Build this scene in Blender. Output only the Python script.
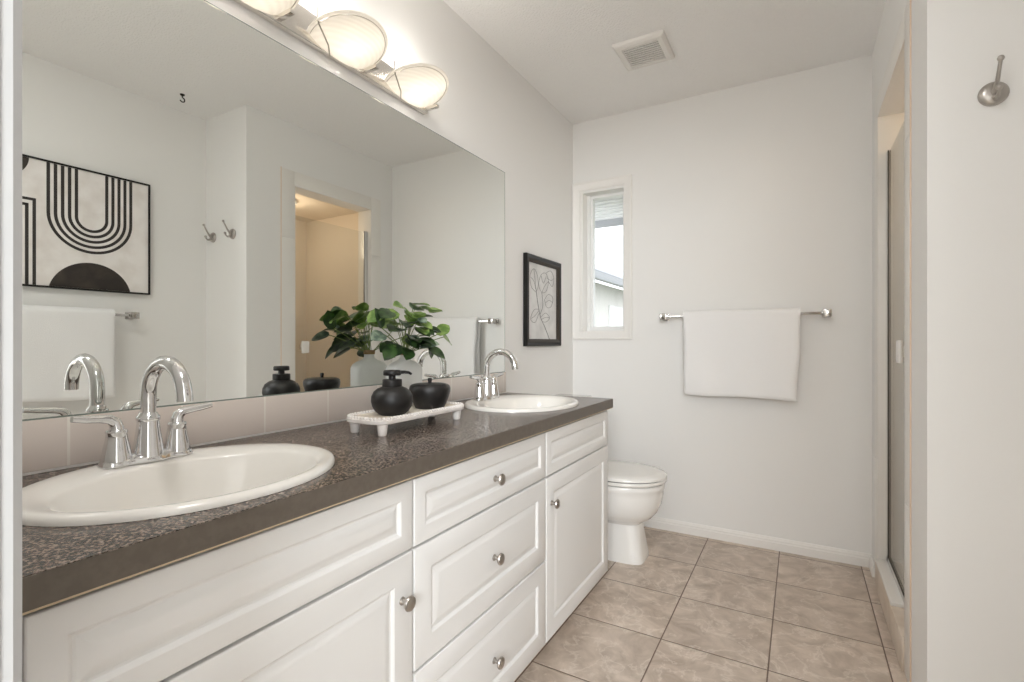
import bpy, bmesh, math, random
from mathutils import Vector, Matrix
S = bpy.context.scene
for o in list(bpy.data.objects):
    bpy.data.objects.remove(o)
COL = S.collection
PI = math.pi

# ------------------------------------------------------------------ camera, world, lights, exposure
CX, CH, YAW = 1.2382, 1.072, 0.5229
cam = bpy.data.cameras.new('camera')
cam.lens, cam.sensor_width, cam.sensor_fit = 17.557, 36.0, 'HORIZONTAL'
cam.shift_y = 0.998 / 1024
cam.clip_start = 0.01
cam_o = bpy.data.objects.new('camera', cam)
cam_o.location = (CX, 0, CH)
cam_o.rotation_euler = (PI / 2, 0, YAW)
COL.objects.link(cam_o)
S.camera = cam_o

S.view_settings.view_transform = 'Standard'
S.view_settings.look = 'None'
S.view_settings.gamma = 1.0
S.view_settings.use_curve_mapping = False
S.view_settings.exposure = -0.07
S.cycles.max_bounces = 12
S.cycles.diffuse_bounces = 7
S.cycles.glossy_bounces = 8
S.cycles.transmission_bounces = 8
S.cycles.sample_clamp_indirect = 6.0
S.cycles.caustics_reflective = True
S.cycles.blur_glossy = 1.0
S.cycles.caustics_refractive = False
S.cycles.use_denoising = True

world = bpy.data.worlds.new('overcast_sky')
S.world = world
world.use_nodes = True
wn = world.node_tree
wn.nodes['Background'].inputs[0].default_value = (0.93, 0.96, 1.0, 1)
wn.nodes['Background'].inputs[1].default_value = 2.4


def area(name, loc, target, size, size_y, power, color):
    l = bpy.data.lights.new(name, 'AREA')
    l.shape = 'RECTANGLE'
    l.size, l.size_y, l.energy, l.color = size, size_y, power, color
    o = bpy.data.objects.new(name, l)
    o.location = loc
    o.rotation_euler = (Vector(target) - Vector(loc)).to_track_quat('-Z', 'Y').to_euler()
    COL.objects.link(o)
    return o


# daylight from the big window of the adjoining bedroom, off to the right beyond the doorway the camera stands in
area('bedroom_window_light', (2.35, -2.75, 1.95), (1.0, 1.0, 0.60), 1.5, 0.80, 154, (0.92, 0.962, 1.0))
# added out-of-view fill under the ceiling inside the door, no lamp known there
area('door_fill_light', (0.95, 0.34, 2.41), (0.95, 0.40, 0), 0.34, 0.22, 8, (1.0, 0.99, 0.975))

# ------------------------------------------------------------------ materials
def new_mat(name):
    m = bpy.data.materials.new(name)
    m.use_nodes = True
    return m, m.node_tree.nodes, m.node_tree.links, m.node_tree.nodes['Principled BSDF']


def srgb(r, g, b):
    f = lambda c: (c / 255 / 12.92) if c / 255 <= 0.04045 else ((c / 255 + 0.055) / 1.055) ** 2.4
    return (f(r), f(g), f(b), 1)


def simple(name, col, rough=0.5, metal=0.0, bump=None, bstr=0.1, bdist=0.002, coat=0.0, spec=0.5):
    m, n, l, b = new_mat(name)
    b.inputs['Base Color'].default_value = col
    b.inputs['Roughness'].default_value = rough
    b.inputs['Metallic'].default_value = metal
    b.inputs['Coat Weight'].default_value = coat
    b.inputs['Specular IOR Level'].default_value = spec
    if bump:
        tc = n.new('ShaderNodeTexCoord')
        ns = n.new('ShaderNodeTexNoise')
        ns.inputs['Scale'].default_value = bump
        ns.inputs['Detail'].default_value = 4
        l.new(tc.outputs['Object'], ns.inputs['Vector'])
        bp = n.new('ShaderNodeBump')
        bp.inputs['Strength'].default_value = bstr
        bp.inputs['Distance'].default_value = bdist
        l.new(ns.outputs['Fac'], bp.inputs['Height'])
        l.new(bp.outputs['Normal'], b.inputs['Normal'])
    return m


M = {}
M['wall'] = simple('wall_paint', (0.85, 0.842, 0.825, 1), 0.75, bump=120, bstr=0.12, bdist=0.001)
M['ceiling'] = simple('ceiling_texture', (0.91, 0.902, 0.892, 1), 0.9, bump=120, bstr=0.8, bdist=0.006)
M['trim'] = simple('trim_paint', (0.86, 0.84, 0.81, 1), 0.38)
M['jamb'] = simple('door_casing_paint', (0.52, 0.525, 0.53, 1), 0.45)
M['cabinet'] = simple('white_thermofoil', (0.80, 0.795, 0.785, 1), 0.34)
M['carcass'] = simple('cabinet_carcass', (0.70, 0.68, 0.64, 1), 0.5)
M['porcelain'] = simple('porcelain', (0.86, 0.845, 0.815, 1), 0.12, coat=0.5)
M['sinkwhite'] = simple('sink_porcelain', (0.87, 0.845, 0.80, 1), 0.16, coat=0.4)
M['chrome'] = simple('chrome', (0.78, 0.78, 0.785, 1), 0.05, 1.0)
M['alu'] = simple('brushed_aluminium', (0.66, 0.66, 0.65, 1), 0.35, 1.0)
M['barmetal'] = simple('polished_nickel', (0.52, 0.50, 0.48, 1), 0.16, 1.0)
M['nickel'] = simple('satin_nickel', (0.46, 0.43, 0.40, 1), 0.30, 1.0)
M['fixture'] = simple('fixture_steel', (0.78, 0.75, 0.71, 1), 0.22, 1.0)
M['black'] = simple('matte_black', (0.011, 0.010, 0.010, 1), 0.42, bump=90, bstr=0.08)
M['blackframe'] = simple('black_frame', (0.012, 0.011, 0.010, 1), 0.5, spec=0.3)
M['mouldframe'] = simple('dark_frame_lip', (0.055, 0.045, 0.037, 1), 0.6, spec=0.25)
M['towel'] = simple('terry_cloth', (0.93, 0.925, 0.925, 1), 0.95, bump=420, bstr=0.7, bdist=0.004)
M['print'] = simple('print_ink', (0.035, 0.03, 0.027, 1), 0.7)
M['vinyl'] = simple('window_vinyl', (0.86, 0.86, 0.85, 1), 0.35)
M['plastic'] = simple('white_plastic', (0.80, 0.78, 0.75, 1), 0.45)
M['ventdark'] = simple('vent_inside', (0.07, 0.065, 0.06, 1), 0.8)
M['darkhook'] = simple('dark_hook_metal', (0.03, 0.028, 0.025, 1), 0.4, 0.8)
M['twine'] = simple('cork_and_twine', (0.30, 0.20, 0.10, 1), 0.9, bump=260, bstr=0.6)
M['stem'] = simple('plant_stem', (0.16, 0.22, 0.06, 1), 0.6)
M['showertile'] = simple('shower_surround', (0.80, 0.72, 0.62, 1), 0.35)
M['grout_line'] = simple('tile_trim_glaze', (0.84, 0.815, 0.775, 1), 0.3)
M['peach'] = simple('tile_trim_edge', (0.80, 0.64, 0.50, 1), 0.5)
M['darkseal'] = simple('door_seal', (0.07, 0.065, 0.06, 1), 0.5)
M['stucco'] = simple('neighbour_stucco', (0.84, 0.82, 0.79, 1), 0.9)
M['soffit'] = simple('soffit_white', (0.80, 0.80, 0.80, 1), 0.6)
M['fascia'] = simple('fascia_grey', (0.42, 0.43, 0.45, 1), 0.6)
M['lawn'] = simple('lawn', (0.22, 0.24, 0.16, 1), 0.95, bump=8, bstr=0.4)
M['carpet'] = simple('bedroom_carpet', (0.55, 0.50, 0.44, 1), 0.95, bump=300, bstr=0.5)
M['drain'] = simple('drain_metal', (0.6, 0.6, 0.6, 1), 0.2, 1.0)


def mirror_mat():
    m, n, l, b = new_mat('mirror_glass')
    b.inputs['Base Color'].default_value = (0.865, 0.885, 0.865, 1)
    b.inputs['Metallic'].default_value = 1.0
    b.inputs['Roughness'].default_value = 0.0
    return m


M['mirror'] = mirror_mat()
M['mirroredge'] = simple('mirror_edge', (0.18, 0.22, 0.20, 1), 0.2)


def floor_mat():
    m, n, l, b = new_mat('floor_tile')
    tc = n.new('ShaderNodeTexCoord')
    P = 0.344
    sep = n.new('ShaderNodeSeparateXYZ')
    l.new(tc.outputs['Object'], sep.inputs[0])

    def math_(op, a, bv=None, cv=None):
        k = n.new('ShaderNodeMath')
        k.operation = op
        for i, v in enumerate((a, bv, cv)):
            if v is None:
                continue
            if isinstance(v, (int, float)):
                k.inputs[i].default_value = v
            else:
                l.new(v, k.inputs[i])
        return k.outputs[0]
    ux = math_('DIVIDE', math_('SUBTRACT', sep.outputs[0], 0.804), P)
    uy = math_('DIVIDE', math_('SUBTRACT', sep.outputs[1], 1.486), P)
    dx = math_('MULTIPLY', math_('PINGPONG', ux, 0.5), P)
    dy = math_('MULTIPLY', math_('PINGPONG', uy, 0.5), P)
    d = math_('MINIMUM', dx, dy)
    grout = math_('LESS_THAN', d, 0.0022)
    cellx = math_('FLOOR', ux)
    celly = math_('FLOOR', uy)
    cmb = n.new('ShaderNodeCombineXYZ')
    l.new(cellx, cmb.inputs[0])
    l.new(celly, cmb.inputs[1])
    wn_ = n.new('ShaderNodeTexWhiteNoise')
    l.new(cmb.outputs[0], wn_.inputs['Vector'])
    # shift the pattern per tile
    vm = n.new('ShaderNodeVectorMath')
    vm.operation = 'MULTIPLY_ADD'
    l.new(wn_.outputs['Color'], vm.inputs[0])
    vm.inputs[1].default_value = (3, 3, 3)
    l.new(tc.outputs['Object'], vm.inputs[2])
    n1 = n.new('ShaderNodeTexNoise')
    n1.inputs['Scale'].default_value = 9
    n1.inputs['Detail'].default_value = 7
    n1.inputs['Roughness'].default_value = 0.62
    n1.inputs['Distortion'].default_value = 0.8
    l.new(vm.outputs[0], n1.inputs['Vector'])
    r1 = n.new('ShaderNodeValToRGB')
    r1.color_ramp.elements[0].position = 0.32
    r1.color_ramp.elements[0].color = srgb(172, 156, 141)
    r1.color_ramp.elements[1].position = 0.68
    r1.color_ramp.elements[1].color = srgb(216, 201, 187)
    l.new(n1.outputs['Fac'], r1.inputs[0])
    # veins
    n2 = n.new('ShaderNodeTexNoise')
    n2.inputs['Scale'].default_value = 6.5
    n2.inputs['Detail'].default_value = 9
    n2.inputs['Roughness'].default_value = 0.6
    n2.inputs['Distortion'].default_value = 0.5
    l.new(vm.outputs[0], n2.inputs['Vector'])
    v = math_('ABSOLUTE', math_('SUBTRACT', n2.outputs['Fac'], 0.5))
    r2 = n.new('ShaderNodeValToRGB')
    r2.color_ramp.elements[0].position = 0.0
    r2.color_ramp.elements[0].color = (0.42, 0.42, 0.42, 1)
    r2.color_ramp.elements[1].position = 0.022
    r2.color_ramp.elements[1].color = (0, 0, 0, 1)
    l.new(v, r2.inputs[0])
    mx = n.new('ShaderNodeMix')
    mx.data_type = 'RGBA'
    l.new(r2.outputs[0], mx.inputs['Factor'])
    l.new(r1.outputs[0], mx.inputs['A'])
    mx.inputs['B'].default_value = srgb(234, 224, 213)
    # tone per tile
    hs = n.new('ShaderNodeHueSaturation')
    l.new(math_('MULTIPLY_ADD', wn_.outputs['Value'], 0.14, 0.92), hs.inputs['Value'])
    l.new(mx.outputs['Result'], hs.inputs['Color'])
    mg = n.new('ShaderNodeMix')
    mg.data_type = 'RGBA'
    l.new(grout, mg.inputs['Factor'])
    l.new(hs.outputs[0], mg.inputs['A'])
    mg.inputs['B'].default_value = srgb(112, 92, 78)
    l.new(mg.outputs['Result'], b.inputs['Base Color'])
    b.inputs['Roughness'].default_value = 0.34
    h = math_('MINIMUM', math_('DIVIDE', d, 0.005), 1.0)
    h2 = math_('ADD', h, math_('MULTIPLY', n1.outputs['Fac'], 0.25))
    bp = n.new('ShaderNodeBump')
    bp.inputs['Strength'].default_value = 0.6
    bp.inputs['Distance'].default_value = 0.0025
    l.new(h2, bp.inputs['Height'])
    l.new(bp.outputs[0], b.inputs['Normal'])
    return m


M['floor'] = floor_mat()


def speckle(name, c1, c2, c3, scale, rough):
    m, n, l, b = new_mat(name)
    tc = n.new('ShaderNodeTexCoord')
    ns = n.new('ShaderNodeTexNoise')
    ns.inputs['Scale'].default_value = scale
    ns.inputs['Detail'].default_value = 2
    ns.inputs['Roughness'].default_value = 0.6
    l.new(tc.outputs['Object'], ns.inputs['Vector'])
    r = n.new('ShaderNodeValToRGB')
    e = r.color_ramp.elements
    e[0].position, e[0].color = 0.41, c1
    e[1].position, e[1].color = 0.62, c3
    k = e.new(0.5)
    k.color = c2
    l.new(ns.outputs['Fac'], r.inputs[0])
    l.new(r.outputs[0], b.inputs['Base Color'])
    b.inputs['Roughness'].default_value = rough
    return m


M['laminate'] = speckle('speckled_laminate', srgb(52, 45, 41), srgb(86, 75, 68), srgb(146, 131, 120), 205, 0.26)
M['laminate_edge'] = speckle('laminate_edge', srgb(94, 86, 77), srgb(97, 89, 80), srgb(100, 92, 83), 60, 0.4)
M['edgewood'] = simple('edge_strip', srgb(196, 178, 150), 0.6)
M['curbtile'] = speckle('curb_tile', srgb(205, 190, 174), srgb(214, 200, 185), srgb(224, 211, 197), 7, 0.35)


def backsplash_mat():
    m, n, l, b = new_mat('backsplash_tile')
    tc = n.new('ShaderNodeTexCoord')
    br = n.new('ShaderNodeTexBrick')
    mp = n.new('ShaderNodeMapping')
    mp.inputs['Rotation'].default_value = (0, 0, 0)
    sep = n.new('ShaderNodeSeparateXYZ')
    cm = n.new('ShaderNodeCombineXYZ')
    l.new(tc.outputs['Object'], sep.inputs[0])
    l.new(sep.outputs[1], cm.inputs[0])
    cm.inputs[1].default_value = 0.3
    l.new(cm.outputs[0], br.inputs['Vector'])
    br.inputs['Scale'].default_value = 1.0
    br.inputs['Brick Width'].default_value = 0.205
    br.inputs['Row Height'].default_value = 1.0
    br.inputs['Mortar Size'].default_value = 0.0025
    br.offset = 0
    br.inputs['Color1'].default_value = srgb(226, 215, 207)
    br.inputs['Color2'].default_value = srgb(230, 220, 212)
    br.inputs['Mortar'].default_value = srgb(240, 234, 226)
    ns = n.new('ShaderNodeTexNoise')
    ns.inputs['Scale'].default_value = 14
    l.new(tc.outputs['Object'], ns.inputs['Vector'])
    mx = n.new('ShaderNodeMix')
    mx.data_type = 'RGBA'
    mx.blend_type = 'MULTIPLY'
    mx.inputs['Factor'].default_value = 0.22
    l.new(br.outputs['Color'], mx.inputs['A'])
    l.new(ns.outputs['Color'], mx.inputs['B'])
    l.new(br.outputs['Color'], b.inputs['Base Color'])
    b.inputs['Roughness'].default_value = 0.25
    return m


M['backsplash'] = backsplash_mat()


def paper_mat(name, base, dark):
    m, n, l, b = new_mat(name)
    tc = n.new('ShaderNodeTexCoord')
    ns = n.new('ShaderNodeTexNoise')
    ns.inputs['Scale'].default_value = 12
    ns.inputs['Detail'].default_value = 8
    l.new(tc.outputs['Object'], ns.inputs['Vector'])
    r = n.new('ShaderNodeValToRGB')
    r.color_ramp.elements[0].position = 0.3
    r.color_ramp.elements[0].color = dark
    r.color_ramp.elements[1].position = 0.6
    r.color_ramp.elements[1].color = base
    l.new(ns.outputs['Fac'], r.inputs[0])
    l.new(r.outputs[0], b.inputs['Base Color'])
    b.inputs['Roughness'].default_value = 0.6
    return m


M['canvas'] = paper_mat('art_canvas', srgb(240, 236, 233), srgb(226, 220, 215))
M['paper'] = paper_mat('drawing_paper', srgb(226, 225, 223), srgb(206, 205, 203))
M['inkworn'] = paper_mat('worn_ink', srgb(40, 34, 30), srgb(66, 57, 50))
M['line'] = simple('pencil_line', (0.22, 0.215, 0.21, 1), 0.8)
M['trayw'] = paper_mat('whitewashed_wood', srgb(243, 238, 234), srgb(226, 219, 213))
M['traytop'] = paper_mat('tray_top_wood', srgb(238, 229, 215), srgb(222, 208, 190))


def leaf_mat(name, c1, c2):
    m, n, l, b = new_mat(name)
    tc = n.new('ShaderNodeTexCoord')
    ns = n.new('ShaderNodeTexNoise')
    ns.inputs['Scale'].default_value = 38
    ns.inputs['Detail'].default_value = 4
    l.new(tc.outputs['Object'], ns.inputs['Vector'])
    r = n.new('ShaderNodeValToRGB')
    r.color_ramp.elements[0].position = 0.40
    r.color_ramp.elements[0].color = c1
    r.color_ramp.elements[1].position = 0.62
    r.color_ramp.elements[1].color = c2
    l.new(ns.outputs['Fac'], r.inputs[0])
    l.new(r.outputs[0], b.inputs['Base Color'])
    b.inputs['Roughness'].default_value = 0.38
    return m


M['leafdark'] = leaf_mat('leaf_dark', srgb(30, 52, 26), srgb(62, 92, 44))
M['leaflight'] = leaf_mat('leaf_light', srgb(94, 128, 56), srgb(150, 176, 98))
M['leafgrey'] = leaf_mat('leaf_silvery', srgb(74, 96, 82), srgb(150, 166, 146))


def glass_mat(name, col, rough, alpha_mix):
    """thin clear pane: mostly see-through with a mirror-like surface reflection"""
    m, n, l, b = new_mat(name)
    out = n['Material Output']
    tr = n.new('ShaderNodeBsdfTransparent')
    tr.inputs[0].default_value = col
    gl = n.new('ShaderNodeBsdfGlossy')
    gl.inputs['Roughness'].default_value = rough
    lw = n.new('ShaderNodeLayerWeight')
    lw.inputs[0].default_value = 0.5
    pw = n.new('ShaderNodeMath')
    pw.operation = 'POWER'
    l.new(lw.outputs['Facing'], pw.inputs[0])
    pw.inputs[1].default_value = 5.0
    fr = n.new('ShaderNodeMath')
    fr.operation = 'MULTIPLY_ADD'
    l.new(pw.outputs[0], fr.inputs[0])
    fr.inputs[1].default_value = 0.9
    fr.inputs[2].default_value = alpha_mix
    mx = n.new('ShaderNodeMixShader')
    l.new(fr.outputs[0], mx.inputs[0])
    l.new(tr.outputs[0], mx.inputs[1])
    l.new(gl.outputs[0], mx.inputs[2])
    l.new(mx.outputs[0], out.inputs[0])
    n.remove(b)
    return m


M['windowglass'] = glass_mat('window_glass', (0.98, 0.985, 0.985, 1), 0.0, 0.03)
M['showerglass'] = glass_mat('shower_glass', (0.94, 0.95, 0.945, 1), 0.0, 0.035)


def frost_mat():
    m, n, l, b = new_mat('frosted_vase_glass')
    b.inputs['Base Color'].default_value = (0.94, 0.945, 0.93, 1)
    b.inputs['Roughness'].default_value = 0.35
    tl = n.new('ShaderNodeBsdfTranslucent')
    tl.inputs[0].default_value = (0.96, 0.965, 0.95, 1)
    tr = n.new('ShaderNodeBsdfTransparent')
    tr.inputs[0].default_value = (0.90, 0.92, 0.90, 1)
    m1 = n.new('ShaderNodeMixShader')
    m1.inputs[0].default_value = 0.40
    l.new(b.outputs[0], m1.inputs[1])
    l.new(tl.outputs[0], m1.inputs[2])
    m2 = n.new('ShaderNodeMixShader')
    m2.inputs[0].default_value = 0.15
    l.new(m1.outputs[0], m2.inputs[1])
    l.new(tr.outputs[0], m2.inputs[2])
    l.new(m2.outputs[0], n['Material Output'].inputs[0])
    return m


M['frost'] = frost_mat()


def emit_shade():
    """ribbed frosted lamp glass, lit by the bulb inside it"""
    m, n, l, b = new_mat('ribbed_frosted_glass')
    tc = n.new('ShaderNodeTexCoord')
    wv = n.new('ShaderNodeTexWave')
    wv.wave_type = 'BANDS'
    wv.bands_direction = 'Z'
    wv.inputs['Scale'].default_value = 40
    wv.inputs['Distortion'].default_value = 0.8
    l.new(tc.outputs['Object'], wv.inputs['Vector'])
    r = n.new('ShaderNodeValToRGB')
    r.color_ramp.elements[0].color = (0.79, 0.765, 0.725, 1)
    r.color_ramp.elements[1].color = (0.86, 0.84, 0.80, 1)
    l.new(wv.outputs['Fac'], r.inputs[0])
    tl = n.new('ShaderNodeBsdfTranslucent')
    l.new(r.outputs[0], tl.inputs[0])
    b.inputs['Base Color'].default_value = (0.82, 0.80, 0.76, 1)
    b.inputs['Roughness'].default_value = 0.25
    mx = n.new('ShaderNodeMixShader')
    mx.inputs[0].default_value = 0.2
    l.new(tl.outputs[0], mx.inputs[1])
    l.new(b.outputs[0], mx.inputs[2])
    l.new(mx.outputs[0], n['Material Output'].inputs[0])
    return m


M['shade'] = emit_shade()
M['shaderim'] = M['shade']



def emis(name, col, st):
    m, n, l, b = new_mat(name)
    b.inputs['Base Color'].default_value = (0.9, 0.9, 0.88, 1)
    b.inputs['Emission Color'].default_value = col
    b.inputs['Emission Strength'].default_value = st
    return m


M['bulb'] = emis('lit_bulb', (1.0, 0.90, 0.74, 1), 14)
M['dome'] = emis('lit_dome', (1.0, 0.84, 0.60, 1), 4)


def roof_mat():
    m, n, l, b = new_mat('roof_shingles')
    tc = n.new('ShaderNodeTexCoord')
    wv = n.new('ShaderNodeTexWave')
    wv.bands_direction = 'X'
    wv.inputs['Scale'].default_value = 1.9
    l.new(tc.outputs['Object'], wv.inputs['Vector'])
    r = n.new('ShaderNodeValToRGB')
    r.color_ramp.elements[0].color = srgb(150, 152, 156)
    r.color_ramp.elements[1].color = srgb(214, 216, 220)
    l.new(wv.outputs['Fac'], r.inputs[0])
    l.new(r.outputs[0], b.inputs['Base Color'])
    b.inputs['Roughness'].default_value = 0.9
    return m


M['roof'] = roof_mat()


# ------------------------------------------------------------------ mesh helpers
class MB:
    def __init__(self):
        self.bm = bmesh.new()
        self.mi = 0

    def v(self, p):
        return self.bm.verts.new(p)

    def f(self, vs):
        try:
            fc = self.bm.faces.new(vs)
            fc.material_index = self.mi
            return fc
        except ValueError:
            return None

    def box(self, x0, x1, y0, y1, z0, z1, bev=0.0, seg=2, mat=None):
        tmp = bmesh.new()
        vs = [tmp.verts.new((x, y, z)) for x in (x0, x1) for y in (y0, y1) for z in (z0, z1)]
        for q in ((0, 1, 3, 2), (4, 6, 7, 5), (0, 4, 5, 1), (2, 3, 7, 6), (0, 2, 6, 4), (1, 5, 7, 3)):
            tmp.faces.new([vs[i] for i in q])
        if bev > 0:
            bmesh.ops.bevel(tmp, geom=list(tmp.edges), offset=bev, segments=seg, profile=0.5, affect='EDGES')
        if mat is not None:
            bmesh.ops.transform(tmp, matrix=mat, verts=tmp.verts)
        self.merge(tmp)
        return self

    def merge(self, tmp):
        mp = {}
        for vv in tmp.verts:
            mp[vv] = self.bm.verts.new(vv.co)
        for fc in tmp.faces:
            nf = self.bm.faces.new([mp[q] for q in fc.verts])
            nf.material_index = self.mi
        tmp.free()

    def rings(self, rings, close=True, cap0=True, cap1=True):
        rv = [[self.v(p) for p in r] for r in rings]
        n = len(rv[0])
        for a, b in zip(rv[:-1], rv[1:]):
            for i in range(n if close else n - 1):
                j = (i + 1) % n
                self.f([a[i], a[j], b[j], b[i]])
        if cap0:
            self.f(list(reversed(rv[0])))
        if cap1:
            self.f(rv[-1])
        return self

    def lathe(self, prof, c=(0, 0, 0), n=32, mat=None, cap0=True, cap1=True, sx=1.0, sy=1.0):
        rg = []
        for r, z in prof:
            ring = []
            for i in range(n):
                a = 2 * PI * i / n
                p = Vector((r * math.cos(a) * sx, r * math.sin(a) * sy, z))
                if mat is not None:
                    p = mat @ p
                ring.append(p + Vector(c))
            rg.append(ring)
        return self.rings(rg, True, cap0, cap1)

    def tube(self, pts, rad, n=12, cap=True):
        pts = [Vector(p) for p in pts]
        if not isinstance(rad, (list, tuple)):
            rad = [rad] * len(pts)
        t0 = (pts[1] - pts[0]).normalized()
        up = Vector((0, 0, 1)) if abs(t0.z) < 0.9 else Vector((1, 0, 0))
        nrm = (up - up.dot(t0) * t0).normalized()
        rg = []
        for i, p in enumerate(pts):
            if i == 0:
                t = pts[1] - pts[0]
            elif i == len(pts) - 1:
                t = pts[-1] - pts[-2]
            else:
                t = (pts[i + 1] - p).normalized() + (p - pts[i - 1]).normalized()
            t.normalize()
            nrm = (nrm - nrm.dot(t) * t).normalized()
            bn = t.cross(nrm)
            rg.append([p + rad[i] * (math.cos(2 * PI * k / n) * nrm + math.sin(2 * PI * k / n) * bn) for k in range(n)])
        return self.rings(rg, True, cap, cap)

    def prism(self, poly, axis, a0, a1):
        """extrude a 2D polygon along an axis ('x','y','z')"""
        def mk(u, w, a):
            return {'x': (a, u, w), 'y': (u, a, w), 'z': (u, w, a)}[axis]
        return self.rings([[mk(u, w, a0) for u, w in poly], [mk(u, w, a1) for u, w in poly]])

    def build(self, name, mats, parent=None, smooth=40, subsurf=0):
        bmesh.ops.remove_doubles(self.bm, verts=self.bm.verts, dist=1e-6)
        bmesh.ops.recalc_face_normals(self.bm, faces=self.bm.faces)
        me = bpy.data.meshes.new(name)
        self.bm.to_mesh(me)
        self.bm.free()
        if not isinstance(mats, (list, tuple)):
            mats = [mats]
        for mt in mats:
            me.materials.append(mt)
        if smooth:
            for p in me.polygons:
                p.use_smooth = True
            me.set_sharp_from_angle(angle=math.radians(smooth))
        o = bpy.data.objects.new(name, me)
        COL.objects.link(o)
        if parent is not None:
            o.parent = parent
            o.location = -Vector(parent.get('base', (0, 0, 0)))
        if subsurf:
            md = o.modifiers.new('subsurf', 'SUBSURF')
            md.levels = md.render_levels = subsurf
        return o


def tag(o, label, cat, group=None):
    o['label'], o['category'] = label, cat
    if group:
        o['group'] = group
    return o


def thing(name, label, cat, base=(0, 0, 0), group=None):
    """Empty at the base of a thing; parts are modelled in room coordinates"""
    o = bpy.data.objects.new(name, None)
    o.empty_display_size = 0.05
    o.location = base
    o['base'] = base
    COL.objects.link(o)
    tag(o, label, cat, group)
    return o


def part(mb, name, mat, root, **k):
    return mb.build(name, mat, root, **k)


def sub(mb, name, mat, prt, **k):
    """a sub-part: parented to a part whose own origin is at minus its root's base"""
    o = mb.build(name, mat, None, **k)
    o.parent = prt
    return o


def struct(o):
    o['kind'] = 'structure'
    return o


def copy_tree(o, parent=None):
    c = o.copy()
    COL.objects.link(c)
    c.parent = parent
    for ch in list(o.children):
        copy_tree(ch, c)
    return c


def sbox(name, mat, *b, **k):
    return struct(MB().box(*b, **k).build(name, mat, smooth=0))


# ------------------------------------------------------------------ room shell
W, D, ZC = 1.536, 2.914, 2.44
YJ, XA, YN = 1.7275, 1.95, 0.1113
XS = W + 0.13           # inner face of the shower wall
sbox('floor', M['floor'], -0.1, XS + 1.0, YN - 0.14, D + 0.12, -0.08, 0.0)
sbox('ceiling', M['ceiling'], -0.1, XA + 0.1, YN - 0.14, D + 0.02, ZC, ZC + 0.08)
sbox('wall_left', M['wall'], -0.1, 0.0, YN - 0.14, D + 0.16, 0, ZC)
# far wall with the window hole
WX0, WX1, WZ0, WZ1 = 0.068, 0.328, 1.138, 1.995
mb = MB()
mb.box(-0.1, WX0, D, D + 0.16, 0, ZC)
mb.box(WX1, XS, D, D + 0.16, 0, ZC)
mb.box(WX0, WX1, D, D + 0.16, 0, WZ0)
mb.box(WX0, WX1, D, D + 0.16, WZ1, ZC)
struct(mb.build('wall_far', M['wall'], smooth=0))
# right wall with the shower opening
OY0, OY1, OZ = 2.042, 2.695, 2.055
mb = MB()
mb.box(W, XS, YJ, OY0, 0, ZC)
mb.box(W, XS, OY1, D, 0, ZC)
mb.box(W, XS, OY0, OY1, OZ, ZC)
struct(mb.build('wall_right', M['wall'], smooth=0))
sbox('wall_return', M['wall'], XS, XA + 0.1, YJ, YJ + 0.12, 0, ZC)
sbox('wall_side', M['wall'], XA, XA + 0.1, YN - 0.14, YJ, 0, ZC)
# near wall with the doorway the picture is taken through
DX0, DX1 = 0.80, 1.66
mb = MB()
mb.box(0.0, DX0 - 0.018, YN - 0.13, YN, 0, ZC)
mb.box(DX1 + 0.018, XA, YN - 0.13, YN, 0, ZC)
mb.box(DX0 - 0.018, DX1 + 0.018, YN - 0.13, YN, 2.06, ZC)
struct(mb.build('wall_near', M['wall'], smooth=0))
mb = MB()
mb.box(DX0 - 0.018, DX0, YN - 0.13, YN + 0.001, 0, 2.06, 0.001)
mb.box(DX1, DX1 + 0.018, YN - 0.13, YN + 0.001, 0, 2.06, 0.001)
mb.box(DX0 - 0.018, DX1 + 0.018, YN - 0.13, YN + 0.001, 2.042, 2.06, 0.001)
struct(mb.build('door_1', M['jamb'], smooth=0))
mb = MB()
prof = [(0.0, 0.0), (0.0, 0.007), (0.004, 0.0125), (0.012, 0.0135), (0.020, 0.011), (0.050, 0.015), (0.060, 0.015), (0.064, 0.0)]
mb.prism([(DX0 - 0.0012 - a, YN + b) for a, b in prof], 'z', 0, 2.11)
mb.prism([(DX1 + 0.0012 + a, YN + b) for a, b in prof], 'z', 0, 2.11)
mb.box(DX0 - 0.065, DX1 + 0.065, YN, YN + 0.014, 2.045, 2.11, 0.003)
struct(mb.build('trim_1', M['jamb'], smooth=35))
# adjoining bedroom behind the camera (unseen, returns the light)
mb = MB()
mb.box(-1.2, 3.6, -3.0, YN - 0.14, -0.08, 0.0)
struct(mb.build('floor_bedroom', M['carpet'], smooth=0))
mb = MB()
mb.box(-1.3, -1.2, -3.0, YN - 0.14, 0, ZC)
mb.box(3.6, 3.7, -3.0, YN - 0.14, 0, ZC)
mb.box(-1.3, -0.1, YN - 0.14, YN - 0.04, 0, ZC)
mb.box(XA + 0.1, 3.7, YN - 0.14, YN - 0.04, 0, ZC)
mb.box(-1.3, 3.7, -3.1, -3.0, 0, ZC)
struct(mb.build('wall_bedroom', M['wall'], smooth=0))
mb = MB()
mb.box(-1.3, 3.7, -3.1, YN - 0.14, ZC, ZC + 0.08)
struct(mb.build('ceiling_bedroom', M['ceiling'], smooth=0))

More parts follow.
